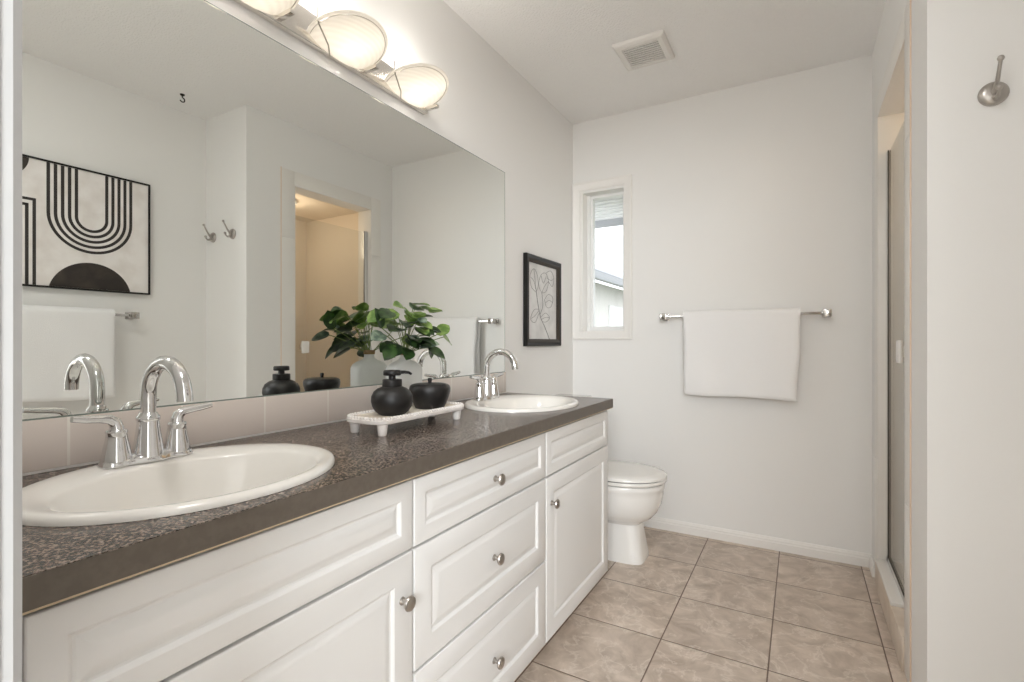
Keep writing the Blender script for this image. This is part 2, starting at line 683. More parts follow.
# shower compartment
SX, SY0, SY1, SZ = 2.55, YJ + 0.12, D, 2.13
sbox('wall_shower_back', M['showertile'], SX, SX + 0.08, SY0, SY1, 0, SZ + 0.06)
sbox('wall_shower_far', M['showertile'], XS, SX + 0.08, SY1, SY1 + 0.08, 0, SZ + 0.06)
sbox('wall_shower_near', M['showertile'], XS, SX + 0.08, SY0 - 0.0, SY0 + 0.03, 0, SZ + 0.06)
sbox('ceiling_shower', M['showertile'], XS, SX + 0.08, SY0, SY1 + 0.08, SZ, SZ + 0.06)
sbox('floor_shower', M['porcelain'], XS, SX, SY0 + 0.03, SY1, 0.0, 0.05)


def baseboard(name, p0, p1, nrm, h=0.062, t=0.013):
    """profiled baseboard between two floor points; nrm points into the room"""
    p0, p1, nrm = Vector(p0), Vector(p1), Vector(nrm)
    prof = [(0, 0), (t, 0), (t, h * 0.62), (t * 0.8, h * 0.68), (t * 0.75, h * 0.82), (t * 0.45, h * 0.90), (t * 0.35, h), (0, h)]
    mb = MB()
    mb.rings([[p + nrm * a + Vector((0, 0, b)) for a, b in prof] for p in (p0, p1)])
    return struct(mb.build(name, M['trim'], smooth=30))


baseboard('baseboard_far', (0.0, D, 0), (W, D, 0), (0, -1, 0))
baseboard('baseboard_right', (W, D - 0.012, 0), (W, OY1 + 0.1, 0), (-1, 0, 0))
baseboard('baseboard_left', (0, 2.12, 0), (0, D - 0.012, 0), (1, 0, 0))
baseboard('baseboard_return', (W + 0.012, YJ, 0), (XA - 0.012, YJ, 0), (0, -1, 0))
baseboard('baseboard_side', (XA, YN, 0), (XA, YJ, 0), (-1, 0, 0))

# tile surround of the shower opening
T = 0.004
mb = MB()
cw = 0.092
for z0, z1 in ((0.0, 0.555), (0.557, 1.7195), (1.7215, OZ + cw)):
    mb.box(W - T, W, OY0 - cw, OY0, z0, z1, 0.002)
    mb.box(W - T, W, OY1, OY1 + cw, z0 if z0 > 0.05 else 0.0, z1, 0.002)
mb.box(W - T, W, OY0 + 0.0005, OY1 - 0.0005, OZ, OZ + cw, 0.002)
# reveals of the opening
mb.box(W - T + 0.001, XS, OY0 - 0.006, OY0 + 0.006, 0.11, OZ, 0.0015)
mb.box(W - T + 0.001, XS, OY1 - 0.006, OY1 + 0.006, 0.11, OZ, 0.0015)
struct(mb.build('trim_2', M['grout_line'], smooth=30))
mb = MB()
mb.box(W - T - 0.0005, W, OY0 - cw - 0.004, OY0 - cw, 0.0, OZ + cw + 0.003, 0.001)
struct(mb.build('trim_3', M['peach'], smooth=30))
# curb
mb = MB()
mb.box(W - 0.012, XS, OY0, OY1 - 0.006, 0.0, 0.112, 0.003)
struct(mb.build('trim_4', M['curbtile'], smooth=30))
mb = MB()
mb.box(W - 0.012, XS + 0.01, OY0 + 0.22, OY1 - 0.006, 0.112, 0.126, 0.003)
struct(mb.build('trim_5', M['plastic'], smooth=30))

# shower door
GX = W + 0.036
sd = thing('shower_door', 'framed clear glass shower door in the tiled opening on the right', 'shower door', (GX, (OY0 + OY1) / 2, 0.126))
mb = MB()
zt = 1.895
for (y0, y1, z0, z1) in ((OY1 - 0.040, OY1 - 0.006, 0.126, zt), (OY0 + 0.006, OY0 + 0.020, 0.126, zt - 0.02), (OY0 + 0.006, OY1 - 0.006, 0.126, 0.150)):
    mb.box(GX - 0.008, GX + 0.006, y0, y1, z0, z1, 0.002)
fr = part(mb, 'door_frame', M['alu'], sd)
mb = MB()
mb.box(GX - 0.0085, GX - 0.0035, OY1 - 0.044, OY1 - 0.040, 0.150, zt - 0.004, 0.0005)
mb.box(GX - 0.0085, GX - 0.0035, OY0 + 0.020, OY1 - 0.044, 0.150, 0.155, 0.001)
mb.box(GX - 0.0085, GX - 0.0035, OY0 + 0.020, OY0 + 0.026, 0.158, zt - 0.02, 0.001)
part(mb, 'gasket', M['darkseal'], sd)
mb = MB()
mb.box(GX - 0.003, GX + 0.003, OY0 + 0.026, OY1 - 0.044, 0.155, zt - 0.012)
part(mb, 'glass_pane', M['showerglass'], sd, smooth=0)
mb = MB()
mb.box(GX - 0.048, GX - 0.036, OY0 + 0.050, OY0 + 0.105, 1.00, 1.078, 0.005, 3)
mb.box(GX - 0.038, GX - 0.0035, OY0 + 0.066, OY0 + 0.090, 1.02, 1.058, 0.003)
hd = part(mb, 'door_handle', M['plastic'], sd)
hd['label'] = 'white plastic handle'

# shower dome light
t = thing('shower_light', 'round lit dome light on the ceiling inside the shower', 'lamp', (2.10, 2.36, SZ))
mb = MB()
mb.lathe([(0.10, 0), (0.10, -0.02), (0.085, -0.026)], (2.10, 2.36, SZ), 32)
part(mb, 'lamp_base', M['plastic'], t)
mb = MB()
mb.lathe([(0.088, -0.024), (0.085, -0.045), (0.066, -0.066), (0.036, -0.078), (0.004, -0.081)], (2.10, 2.36, SZ), 32)
part(mb, 'lamp_shade', M['dome'], t)
pl = bpy.data.lights.new('shower_bulb', 'POINT')
pl.energy, pl.color, pl.shadow_soft_size = 3.7, (1.0, 0.82, 0.60), 0.06
plo = bpy.data.objects.new('shower_bulb', pl)
plo.location = (2.10, 2.36, SZ - 0.16)
COL.objects.link(plo)

# ------------------------------------------------------------------ window
win = struct(bpy.data.objects.new('window_1', None))
win.location = (0.2, D, 1.1)
win['base'] = (0.2, D, 1.1)
COL.objects.link(win)
mb = MB()
tx0, tx1, tz0, tz1 = 0.003, 0.380, 1.088, 2.060
tp = [(0.0, 0.0), (0.0, 0.016), (0.012, 0.019), (0.030, 0.014), (0.050, 0.012), (0.056, 0.007), (0.062, 0.0)]


def frame_profile(mb, x0, x1, z0, z1, prof, plane):
    """mitred frame; prof = (inset from outer edge, height); plane(x,z,h) -> point"""
    rg = []
    for a, h in prof:
        rg.append([plane(x0 + a, z0 + a, h), plane(x1 - a, z0 + a, h), plane(x1 - a, z1 - a, h), plane(x0 + a, z1 - a, h)])
    mb.rings(rg, True, False, False)


tpw = [(0.0, 0.0), (0.0, 0.017), (0.010, 0.020), (0.018, 0.016), (0.040, 0.013), (0.047, 0.010), (0.050, 0.0)]
frame_profile(mb, tx0, tx1, tz0, tz1, tpw, lambda x, z, h: (x, D - h, z))
part(mb, 'window_trim', M['trim'], win, smooth=30)
mb = MB()
ix0, ix1, iz0, iz1 = tx0 + 0.05, tx1 - 0.05, tz0 + 0.05, tz1 - 0.05
# liner (reveal)
mb.box(ix0, WX0 + 0.002, D - 0.008, D + 0.11, iz0, iz1)
mb.box(ix1, WX1 + 0.006, D - 0.008, D + 0.11, iz0, iz1)
mb.box(ix0, ix1, D - 0.008, D + 0.11, iz1 - 0.001, iz1 + 0.003)
mb.box(ix0, ix1, D - 0.008, D + 0.11, iz0 - 0.003, iz0 + 0.002)
part(mb, 'window_reveal', M['trim'], win, smooth=0)
mb = MB()
frame_profile(mb, WX0, WX1 + 0.004, iz0 - 0.004, iz1 + 0.003, [(0, 0), (0, 0.05), (0.018, 0.05), (0.022, 0.040), (0.034, 0.036), (0.036, 0.020), (0.036, 0.0)], lambda x, z, h: (x, D + 0.118 - h, z))
part(mb, 'sash', M['vinyl'], win, smooth=30)
mb = MB()
mb.box(WX0 + 0.034, WX1 - 0.030, D + 0.090, D + 0.096, iz0 + 0.028, iz1 - 0.030)
part(mb, 'window_pane', M['windowglass'], win, smooth=0)

# outside the window: own eave, neighbour's house, lawn
mb = MB()
mb.box(-2.0, 4.0, D + 0.16, D + 0.80, 2.015, 2.04)
for k in range(8):
    mb.box(-2.0, 4.0, D + 0.20 + k * 0.075, D + 0.207 + k * 0.075, 2.008, 2.016)
mb.mi = 1
mb.box(-2.0, 4.0, D + 0.78, D + 0.82, 1.965, 2.12)
struct(mb.build('roof_eave', [M['soffit'], M['fascia']], smooth=0))
nh = thing('neighbour_house', 'pale neighbouring house with grey roof outside the small window', 'house', (-4.0, 9.0, -2.6))
mb = MB()
mb.box(-7.5, -2.25, 5.0, 16.0, -2.6, 2.25)
part(mb, 'house_wall', M['stucco'], nh, smooth=0)
mb = MB()
mb.rings([[(-1.80, y_, 2.22), (-1.80, y_, 2.32), (-4.9, y_, 3.75), (-8.0, y_, 2.32), (-8.0, y_, 2.22), (-4.9, y_, 3.62)] for y_ in (4.6, 16.4)])
part(mb, 'house_roof', M['roof'], nh, smooth=0)
mb = MB()
mb.box(-1.86, -1.76, 4.6, 16.4, 2.16, 2.29, 0.01)
part(mb, 'gutter', M['fascia'], nh, smooth=0)
for y_ in (6.2, 10.1):
    mb = MB()
    mb.box(-2.26, -2.21, y_, y_ + 1.0, 0.9, 1.85, 0.01)
    part(mb, 'house_window', M['vinyl'], nh, smooth=0)
sbox('ground', M['lawn'], -25, 25, D + 0.3, 40, -2.8, -2.6)

# ------------------------------------------------------------------ vanity cabinets
HC, DC = 0.826, 0.533
YE = 2.1
XF = 0.513      # front face of doors


def raised_front(mb, y0, y1, z0, z1, x1=XF, th=0.019, m=0.056):
    prof = [(0, -th), (0, -0.003), (0.0012, -0.0008), (0.003, 0), (m, 0), (m + 0.0035, -0.0022), (m + 0.006, -0.0058), (m + 0.0095, -0.0068), (m + 0.013, -0.0055),
            (m + 0.026, -0.0012), (m + 0.030, -0.0006)]
    rg = []
    for a, h in prof:
        x = x1 + h
        rg.append([(x, y0 + a, z0 + a), (x, y1 - a, z0 + a), (x, y1 - a, z1 - a), (x, y0 + a, z1 - a)])
    mb.rings(rg)


def knob(mb, y, z, x=XF):
    mt = Matrix.Rotation(PI / 2, 4, 'Y')
    mb.lathe([(0.0085, 0), (0.0085, 0.002), (0.0055, 0.005), (0.005, 0.012), (0.0085, 0.016), (0.0150, 0.019), (0.0160, 0.022), (0.0145, 0.0255), (0.009, 0.028), (0.001, 0.029)],
             (x, y, z), 24, mt)


def cabinet(name, label, y0, y1, fronts):
    t = thing(name, label, 'cabinet', (0.25, (y0 + y1) / 2, 0), 'white cabinets under the long counter')
    mb = MB()
    a, b = y0 - 0.003, y1 + 0.003
    mb.box(0.02, 0.493, a, a + 0.016, 0.075, 0.784)
    mb.box(0.02, 0.493, b - 0.016, b, 0.075, 0.784)
    mb.box(0.02, 0.493, a + 0.016, b - 0.016, 0.075, 0.091)
    mb.box(0.004, 0.02, a, b, 0.0, 0.784)
    mb.box(0.44, 0.493, a + 0.016, b - 0.016, 0.75, 0.784)
    mb.box(0.475, 0.4935, a + 0.016, b - 0.016, 0.615, 0.63)
    part(mb, 'cabinet_body', M['cabinet'], t, smooth=0)
    mb = MB()
    mb.box(0.425, 0.441, a, b, 0.0, 0.075)
    part(mb, 'toe_kick', M['carcass'], t, smooth=0)
    for kind, f0, f1, z0, z1, kn in fronts:
        mb = MB()
        raised_front(mb, f0, f1, z0, z1, m=0.056 if z1 - z0 > 0.2 else 0.036)
        p = part(mb, kind, M['cabinet'], t, smooth=25)
        if kn:
            mb = MB()
            knob(mb, *kn)
            k = sub(mb, 'knob', M['nickel'], p)
            k['label'] = 'satin nickel mushroom knob'
    return t


ZT, ZM, ZB = 0.774, 0.6235, 0.076
cabinet('sink_cabinet', 'white cabinet under the near sink, one panel over one door with knob on the right', 0.205, 0.829,
        [('false_front', 0.205, 0.829, ZM + 0.003, ZT, None), ('door', 0.205, 0.829, ZB, ZM - 0.003, (0.795, 0.527))])
cabinet('drawer_cabinet', 'white bank of three drawers in the middle of the vanity', 0.835, 1.482,
        [('drawer', 0.835, 1.482, ZM + 0.003, ZT, (1.165, 0.697)), ('drawer', 0.835, 1.482, 0.3545, ZM - 0.003, (1.160, 0.482)), ('drawer', 0.835, 1.482, ZB, 0.3485, (1.160, 0.200))])
cabinet('sink_cabinet', 'white cabinet at the far end beside the toilet, door knob on the left', 1.488, 2.096,
        [('false_front', 1.488, 2.096, ZM + 0.003, ZT, None), ('door', 1.488, 2.096, ZB, ZM - 0.003, (1.524, 0.530))])
f = MB().box(0.49, 0.508, YN + 0.002, 0.2, 0.0, 0.784, 0.001).build('filler_panel', M['cabinet'], smooth=30)
tag(f, 'narrow white filler strip between near wall and sink cabinet', 'panel')

# ------------------------------------------------------------------ countertop with two sink cut-outs
SINKS = [(0.285, 0.500), (0.285, 1.735)]
SA, SB = 0.255, 0.215      # half length (y), half width (x)


def counter():
    t = thing('countertop', 'long dark grey brown speckled laminate counter along the mirror wall', 'countertop', (DC / 2, 1.1, HC))
    bm = bmesh.new()
    edges = []

    def loop(pts):
        vs = [bm.verts.new((x, y, HC)) for x, y in pts]
        for i in range(len(vs)):
            edges.append(bm.edges.new((vs[i], vs[(i + 1) % len(vs)])))
    loop([(0.002, YN + 0.002), (DC, YN + 0.002), (DC, YE), (0.002, YE)])
    for cx, cy in SINKS:
        loop([(cx + (SB - 0.014) * math.cos(2 * PI * i / 64), cy + (SA - 0.014) * math.sin(2 * PI * i / 64)) for i in range(64)])
    bmesh.ops.triangle_fill(bm, use_beauty=True, use_dissolve=False, edges=edges)
    # drop triangles that fell inside the holes
    for fc in list(bm.faces):
        c = fc.calc_center_median()
        for cx, cy in SINKS:
            if ((c.x - cx) / (SB - 0.014)) ** 2 + ((c.y - cy) / (SA - 0.014)) ** 2 < 0.97:
                bm.faces.remove(fc)
                break
    r = bmesh.ops.extrude_face_region(bm, geom=list(bm.faces))
    for g in r['geom']:
        if isinstance(g, bmesh.types.BMVert):
            g.co.z -= 0.034
    mb = MB()
    mb.bm.free()
    mb.bm = bm
    part(mb, 'counter_top', M['laminate'], t, smooth=0)
    mb = MB()
    mb.box(DC, DC + 0.0012, YN + 0.002, YE + 0.001, HC - 0.0375, HC - 0.0012)
    mb.box(0.002, DC, YE, YE + 0.0012, HC - 0.0375, HC - 0.0012)
    part(mb, 'edge_band', M['laminate_edge'], t, smooth=0)
    mb = MB()
    mb.box(DC - 0.012, DC + 0.0002, YN + 0.002, YE, HC - 0.0405, HC - 0.0345)
    e = part(mb, 'edge_strip', M['edgewood'], t, smooth=0)
    e['label'] = 'thin pale strip under the counter edge'


counter()


def sink(cx, cy, label):
    t = thing('oval_sink', label, 'sink', (cx, cy, HC), 'white oval drop-in sinks')
    n = 72
    bx = 0.028      # basin shifted towards the front
    rings = []

    def ring(hx, hy, z, ox=0.0, p=2.0):
        pts = []
        for i in range(n):
            a = 2 * PI * i / n
            c, s = math.cos(a), math.sin(a)
            pts.append((cx + ox + hx * math.copysign(abs(c) ** (2 / p), c), cy + hy * math.copysign(abs(s) ** (2 / p), s), z))
        return pts
    rings.append(ring(SB - 0.020, SA - 0.020, HC - 0.020))
    rings.append(ring(SB - 0.016, SA - 0.016, HC + 0.0005))
    rings.append(ring(SB, SA, HC + 0.0005))
    rings.append(ring(SB, SA, HC + 0.006))
    rings.append(ring(SB - 0.003, SA - 0.003, HC + 0.011))
    rings.append(ring(SB - 0.010, SA - 0.010, HC + 0.0135))
    rings.append(ring(SB - 0.022, SA - 0.022, HC + 0.0125, 0.003))
    rings.append(ring(SB - 0.056, SA - 0.040, HC + 0.009, bx))
    rings.append(ring(SB - 0.062, SA - 0.047, HC + 0.002, bx))
    rings.append(ring(SB - 0.072, SA - 0.060, HC - 0.035, bx))
    rings.append(ring(SB - 0.090, SA - 0.085, HC - 0.085, bx))
    rings.append(ring(SB - 0.120, SA - 0.125, HC - 0.125, bx))
    rings.append(ring(SB - 0.165, SA - 0.185, HC - 0.143, bx))
    rings.append(ring(0.022, 0.022, HC - 0.148, bx))
    mb = MB()
    mb.rings(rings, True, False, True)
    part(mb, 'basin', M['sinkwhite'], t, smooth=50)
    mb = MB()
    mb.lathe([(0.021, -0.1475), (0.022, -0.145), (0.016, -0.143), (0.014, -0.146), (0.002, -0.146)], (cx + bx, cy, HC), 24)
    part(mb, 'drain', M['drain'], t)
    return t


sink(*SINKS[0], 'large white oval drop-in sink nearest the camera')
sink(*SINKS[1], 'white oval drop-in sink at the far end of the counter')


def arc(c, r, a0, a1, n, ax='xz'):
    return [(c[0] + r * math.cos(a0 + (a1 - a0) * i / n), c[1], c[2] + r * math.sin(a0 + (a1 - a0) * i / n)) for i in range(n + 1)]


def faucet(cy, label):
    fx, z0 = 0.118, HC + 0.012
    t = thing('faucet', label, 'faucet', (fx, cy, z0), 'chrome two-handle gooseneck faucets')
    # deck plate: rounded long plate flowing into three feet
    mb = MB()
    rg = []
    for k, (g, z) in enumerate(((0, 0.0), (0, 0.004), (0.002, 0.010), (0.006, 0.016), (0.010, 0.018))):
        ring = []
        for i in range(64):
            a = 2 * PI * i / 64
            yy = 0.060 * (1 if math.sin(a) > 0 else -1) * min(1, abs(math.sin(a)) * 1.0)
            # stadium with waist
            c, s = math.cos(a), math.sin(a)
            ly = 0.080 * s
            w = 0.027 - 0.006 * (1 - math.cos(2 * PI * abs(ly) / 0.0575)) / 2 * (1 if abs(ly) < 0.0575 else 0)
            ring.append((fx + (w - g) * math.copysign(abs(c) ** 0.55, c), cy + (0.080 - g) * math.copysign(abs(s) ** 0.8, s), z0 + z))
        rg.append(ring)
    mb.rings(rg)
    part(mb, 'deck_plate', M['chrome'], t, smooth=50)
    # spout pedestal + gooseneck
    mb = MB()
    mb.lathe([(0.027, 0.010), (0.026, 0.020), (0.0225, 0.045), (0.0195, 0.068), (0.0185, 0.078), (0.0205, 0.080), (0.0205, 0.086), (0.0175, 0.090), (0.0145, 0.095)], (fx, cy, z0), 32)
    R_ = 0.067
    zc = 1.046 - 0.0135 - R_
    pts = [(fx, cy, z0 + 0.09), (fx, cy, z0 + 0.11)] + arc((fx + R_, cy, zc), R_, PI, 0.04 * PI, 22)
    lx, ly, lz = pts[-1]
    dx, dz = math.sin(-0.12 * PI) * 1, -math.cos(0.12 * PI)
    pts.append((lx + 0.0015, cy, lz - 0.012))
    mb.tube(pts, 0.0135, 20)
    sp = part(mb, 'spout', M['chrome'], t, smooth=50)
    mb = MB()
    mb.lathe([(0.003, 0), (0.003, 0.022), (0.0065, 0.026), (0.0065, 0.032), (0.002, 0.034)], (fx - 0.024, cy, z0 + 0.062), 16)
    sub(mb, 'lift_rod', M['chrome'], sp)
    for s in (-1, 1):
        hy = cy + s * 0.053
        mb = MB()
        mb.lathe([(0.025, 0.010), (0.0245, 0.016), (0.0215, 0.032), (0.0180, 0.050), (0.0165, 0.061), (0.0175, 0.063), (0.0175, 0.066), (0.0150, 0.069)], (fx, hy, z0), 28)
        b = part(mb, 'handle_base', M['chrome'], t, smooth=50)
        mb = MB()
        mb.tube([(fx, hy, z0 + 0.064), (fx, hy, z0 + 0.074), (fx, hy + s * 0.003, z0 + 0.083), (fx, hy + s * 0.011, z0 + 0.089), (fx + 0.001, hy + s * 0.026, z0 + 0.0915), (fx + 0.002, hy + s * 0.050, z0 + 0.094), (fx + 0.003, hy + s * 0.068, z0 + 0.097)],
                [0.0125, 0.0115, 0.0105, 0.0090, 0.0075, 0.0068, 0.0060], 16)
        sub(mb, 'lever', M['chrome'], b, smooth=60)
    return t


faucet(0.498, 'chrome gooseneck faucet with two levers on the near sink')
faucet(1.735, 'chrome gooseneck faucet with two levers on the far sink')

# ------------------------------------------------------------------ backsplash + mirror
MZ0, MZ1, MY1 = 0.930, 1.887, 2.066
mb = MB()
mb.box(0.0005, 0.009, YN + 0.002, MY1 + 0.01, HC + 0.006, MZ0 - 0.003, 0.0015)
bs = mb.build('backsplash', M['backsplash'], smooth=30)
tag(bs, 'low strip of pale pinkish tiles between counter and mirror', 'backsplash')
mb = MB()
mb.box(0.0005, 0.007, YN + 0.002, MY1 + 0.01, HC + 0.0003, HC + 0.006, 0.001)
ck = part(mb, 'caulk', M['trim'], None)
ck.parent = bs
t = thing('wall_mirror', 'large frameless rectangular mirror over the counter', 'mirror', (0, 1.08, MZ0))
mb = MB()
mb.box(0.0055, 0.0065, YN + 0.006, MY1, MZ0, MZ1)
part(mb, 'mirror_glass', M['mirror'], t, smooth=0)
mb = MB()
mb.box(0.0005, 0.0055, YN + 0.005, MY1 + 0.001, MZ0 - 0.001, MZ1 + 0.0015)
mb.box(0.0055, 0.0066, MY1, MY1 + 0.0022, MZ0, MZ1 + 0.0022)
mb.box(0.0055, 0.0066, YN + 0.006, MY1, MZ1, MZ1 + 0.0022)
mb.box(0.0055, 0.0075, YN + 0.006, MY1, MZ0 - 0.003, MZ0)
part(mb, 'mirror_edge', M['mirroredge'], t, smooth=0)

# ------------------------------------------------------------------ vanity light
vl = thing('vanity_light', 'three-lamp wall light bar with lit ribbed glass bowls above the mirror', 'lamp', (0, 1.05, 1.93))
mb = MB()
mb.box(0.0, 0.022, 0.625, 1.474, 1.932, 2.02, 0.003)
part(mb, 'back_plate', M['fixture'], vl, smooth=30)
LY = (0.748, 1.053, 1.358)
TH = 0.30
UU, NN = Vector((math.cos(TH), 0, math.sin(TH))), Vector((-math.sin(TH), 0, math.cos(TH)))
for ly in LY:
    ctr = Vector((0.061, ly, 1.964))
    RR, n = 0.111, 64

    def dish(r, h):
        return [ctr + UU * (r * math.cos(2 * PI * i / n)) + Vector((0, r * math.sin(2 * PI * i / n), 0)) + NN * h for i in range(n)]

    def cut(mb):
        bmesh.ops.bisect_plane(mb.bm, geom=list(mb.bm.verts) + list(mb.bm.edges) + list(mb.bm.faces), plane_co=(0.0228, 0, 0), plane_no=(-1, 0, 0), clear_outer=True)
    mb = MB()
    mb.rings([dish(0.006, -0.026), dish(0.035, -0.0245), dish(0.065, -0.020), dish(0.090, -0.012), dish(RR, 0.0), dish(RR - 0.001, 0.003), dish(0.089, -0.009), dish(0.064, -0.017), dish(0.034, -0.0215), dish(0.006, -0.023)])
    cut(mb)
    sh = part(mb, 'lamp_shade', M['shade'], vl, smooth=60)
    sh['label'] = 'lit ribbed frosted glass bowl'
    mb = MB()
    rg = [dish(RR, 0.0), dish(RR + 0.010, 0.002), dish(RR + 0.011, 0.005), dish(RR + 0.009, 0.007), dish(RR - 0.001, 0.003), dish(RR, 0.0)]
    mb.rings(rg, True, False, False)
    cut(mb)
    sub(mb, 'glass_rim', M['shaderim'], sh, smooth=60)
    mb = MB()
    pts = []
    for i in range(n + 1):
        a = -0.60 * PI + 1.20 * PI * i / n
        pts.append(ctr + UU * ((RR + 0.0012) * math.cos(a)) + Vector((0, (RR + 0.0012) * math.sin(a), 0)) - NN * 0.0016)
    mb.tube(pts, 0.0011, 8)
    sub(mb, 'metal_ring', M['nickel'], sh)
    mb = MB()
    w0 = ctr + Vector((0.012, -RR - 0.004, 0.0))
    mb.tube([w0 + Vector((-0.004, 0.002, 0.045)), w0, ctr - UU * 0.020 + Vector((0, -0.060, 0)) - NN * 0.0235, Vector((0.0245, ly - 0.035, 1.926))], 0.0021, 8)
    part(mb, 'support_wire', M['nickel'], vl)
    mb = MB()
    mb.box(0.021, 0.078, ly + 0.098, ly + 0.113, 1.9395, 1.952, 0.002)
    part(mb, 'bracket', M['fixture'], vl, smooth=30)
    bp_ = ctr + NN * 0.034 + UU * 0.012
    mb = MB()
    mb.lathe([(0.001, -0.020), (0.012, -0.017), (0.018, -0.006), (0.017, 0.008), (0.010, 0.020), (0.009, 0.030)], bp_, 20)
    part(mb, 'bulb', M['bulb'], vl)
    pl = bpy.data.lights.new('vanity_bulb', 'POINT')
    pl.energy, pl.color, pl.shadow_soft_size = 4.6, (1.0, 0.955, 0.90), 0.026
    plo = bpy.data.objects.new('vanity_bulb', pl)
    plo.location = bp_
    COL.objects.link(plo)

# ------------------------------------------------------------------ pictures
def pic(y0, y1, z0, z1, x, s):
    return x


# small flower drawing on the left wall
PY0, PY1, PZ0, PZ1 = 2.262, 2.692, 1.050, 1.533
t = thing('framed_drawing', 'small framed line drawing of a flower between mirror and window', 'picture', (0, 2.477, PZ0))
mb = MB()
frame_profile(mb, PY0, PY1, PZ0, PZ1, [(0, 0.001), (0, 0.020), (0.006, 0.024), (0.020, 0.021), (0.020, 0.015)], lambda y, z, h: (h, y, z))
part(mb, 'picture_frame', M['blackframe'], t, smooth=30)
mb = MB()
frame_profile(mb, PY0 + 0.020, PY1 - 0.020, PZ0 + 0.020, PZ1 - 0.020, [(0, 0.021), (0.004, 0.0225), (0.018, 0.016), (0.018, 0.006)], lambda y, z, h: (h, y, z))
part(mb, 'frame_lip', M['mouldframe'], t, smooth=30)
mb = MB()
mb.box(0.002, 0.006, PY0 + 0.030, PY1 - 0.030, PZ0 + 0.030, PZ1 - 0.030)
part(mb, 'paper', M['paper'], t, smooth=0)
mb = MB()
random.seed(4)


def pen(pts, r=0.0011):
    # pts in (u,v) 0..1 across the sheet
    P3 = [(0.0068, PY0 + 0.036 + u * (PY1 - PY0 - 0.072), PZ0 + 0.036 + v * (PZ1 - PZ0 - 0.072)) for u, v in pts]
    out = []
    for i in range(len(P3) - 1):
        a, b = Vector(P3[max(i - 1, 0)]), Vector(P3[i])
        c, d = Vector(P3[i + 1]), Vector(P3[min(i + 2, len(P3) - 1)])
        for k in range(5):
            q = k / 5
            out.append(0.5 * ((2 * b) + (c - a) * q + (2 * a - 5 * b + 4 * c - d) * q * q + (3 * b - a - 3 * c + d) * q ** 3))
    out.append(Vector(P3[-1]))
    mb.tube(out, r, 5)


pen([(0.74, 0.0), (0.58, 0.16), (0.42, 0.30), (0.33, 0.48), (0.27, 0.66)], 0.0018)
pen([(0.40, 0.33), (0.50, 0.45), (0.47, 0.62)], 0.0014)
pen([(0.27, 0.62), (0.12, 0.68), (0.08, 0.82), (0.20, 0.92), (0.32, 0.84), (0.34, 0.70), (0.27, 0.62)])
pen([(0.20, 0.92), (0.24, 0.78), (0.28, 0.64)])
pen([(0.10, 0.80), (0.20, 0.76), (0.26, 0.66)])
pen([(0.47, 0.62), (0.36, 0.72), (0.44, 0.86), (0.60, 0.90), (0.70, 0.80), (0.62, 0.66), (0.47, 0.62)])
pen([(0.44, 0.86), (0.52, 0.76), (0.62, 0.86)])
pen([(0.47, 0.62), (0.56, 0.72), (0.70, 0.80)])
pen([(0.60, 0.90), (0.78, 0.95), (0.90, 0.86), (0.84, 0.74), (0.70, 0.80)])
pen([(0.90, 0.86), (0.80, 0.82), (0.66, 0.84)])
pen([(0.56, 0.54), (0.70, 0.62), (0.86, 0.58), (0.80, 0.46), (0.64, 0.44), (0.56, 0.54)])
pen([(0.60, 0.50), (0.72, 0.54), (0.84, 0.52)])
pen([(0.44, 0.30), (0.60, 0.36), (0.74, 0.30), (0.62, 0.24), (0.48, 0.24)])
pen([(0.46, 0.27), (0.60, 0.30), (0.74, 0.30)])
pen([(0.36, 0.40), (0.20, 0.38), (0.10, 0.26), (0.24, 0.22), (0.36, 0.34)])
pen([(0.12, 0.27), (0.24, 0.31), (0.36, 0.38)])
part(mb, 'pencil_drawing', M['line'], t)

# large abstract picture on the side wall (seen in the mirror)
AY0, AY1, AZ0, AZ1 = 0.59, 1.411, 1.336, 1.952
t = thing('abstract_picture', 'large black and cream abstract picture with stripes bent into a U', 'picture', (XA, 1.0, AZ0))
mb = MB()
frame_profile(mb, AY0, AY1, AZ0, AZ1, [(0, 0.001), (0, 0.026), (0.008, 0.026), (0.008, 0.018)], lambda y, z, h: (XA - h, y, z))
part(mb, 'picture_frame', M['blackframe'], t, smooth=0)
mb = MB()
mb.box(XA - 0.018, XA - 0.003, AY0 + 0.007, AY1 - 0.007, AZ0 + 0.007, AZ1 - 0.007)
part(mb, 'canvas', M['canvas'], t, smooth=0)
XP = XA - 0.0188


def strip(mb, path, w):
    """flat printed band of width w along a (y,z) path"""
    L, Rr = [], []
    for i, p in enumerate(path):
        a = Vector(path[max(i - 1, 0)])
        b = Vector(path[min(i + 1, len(path) - 1)])
        d = (b - a).normalized()
        nn = Vector((-d.y, d.x)) * w / 2
        L.append(Vector(p) + nn)
        Rr.append(Vector(p) - nn)
    for i in range(len(path) - 1):
        q = [L[i], L[i + 1], Rr[i + 1], Rr[i]]
        mb.f([mb.v((XP, u.x, u.y)) for u in q])


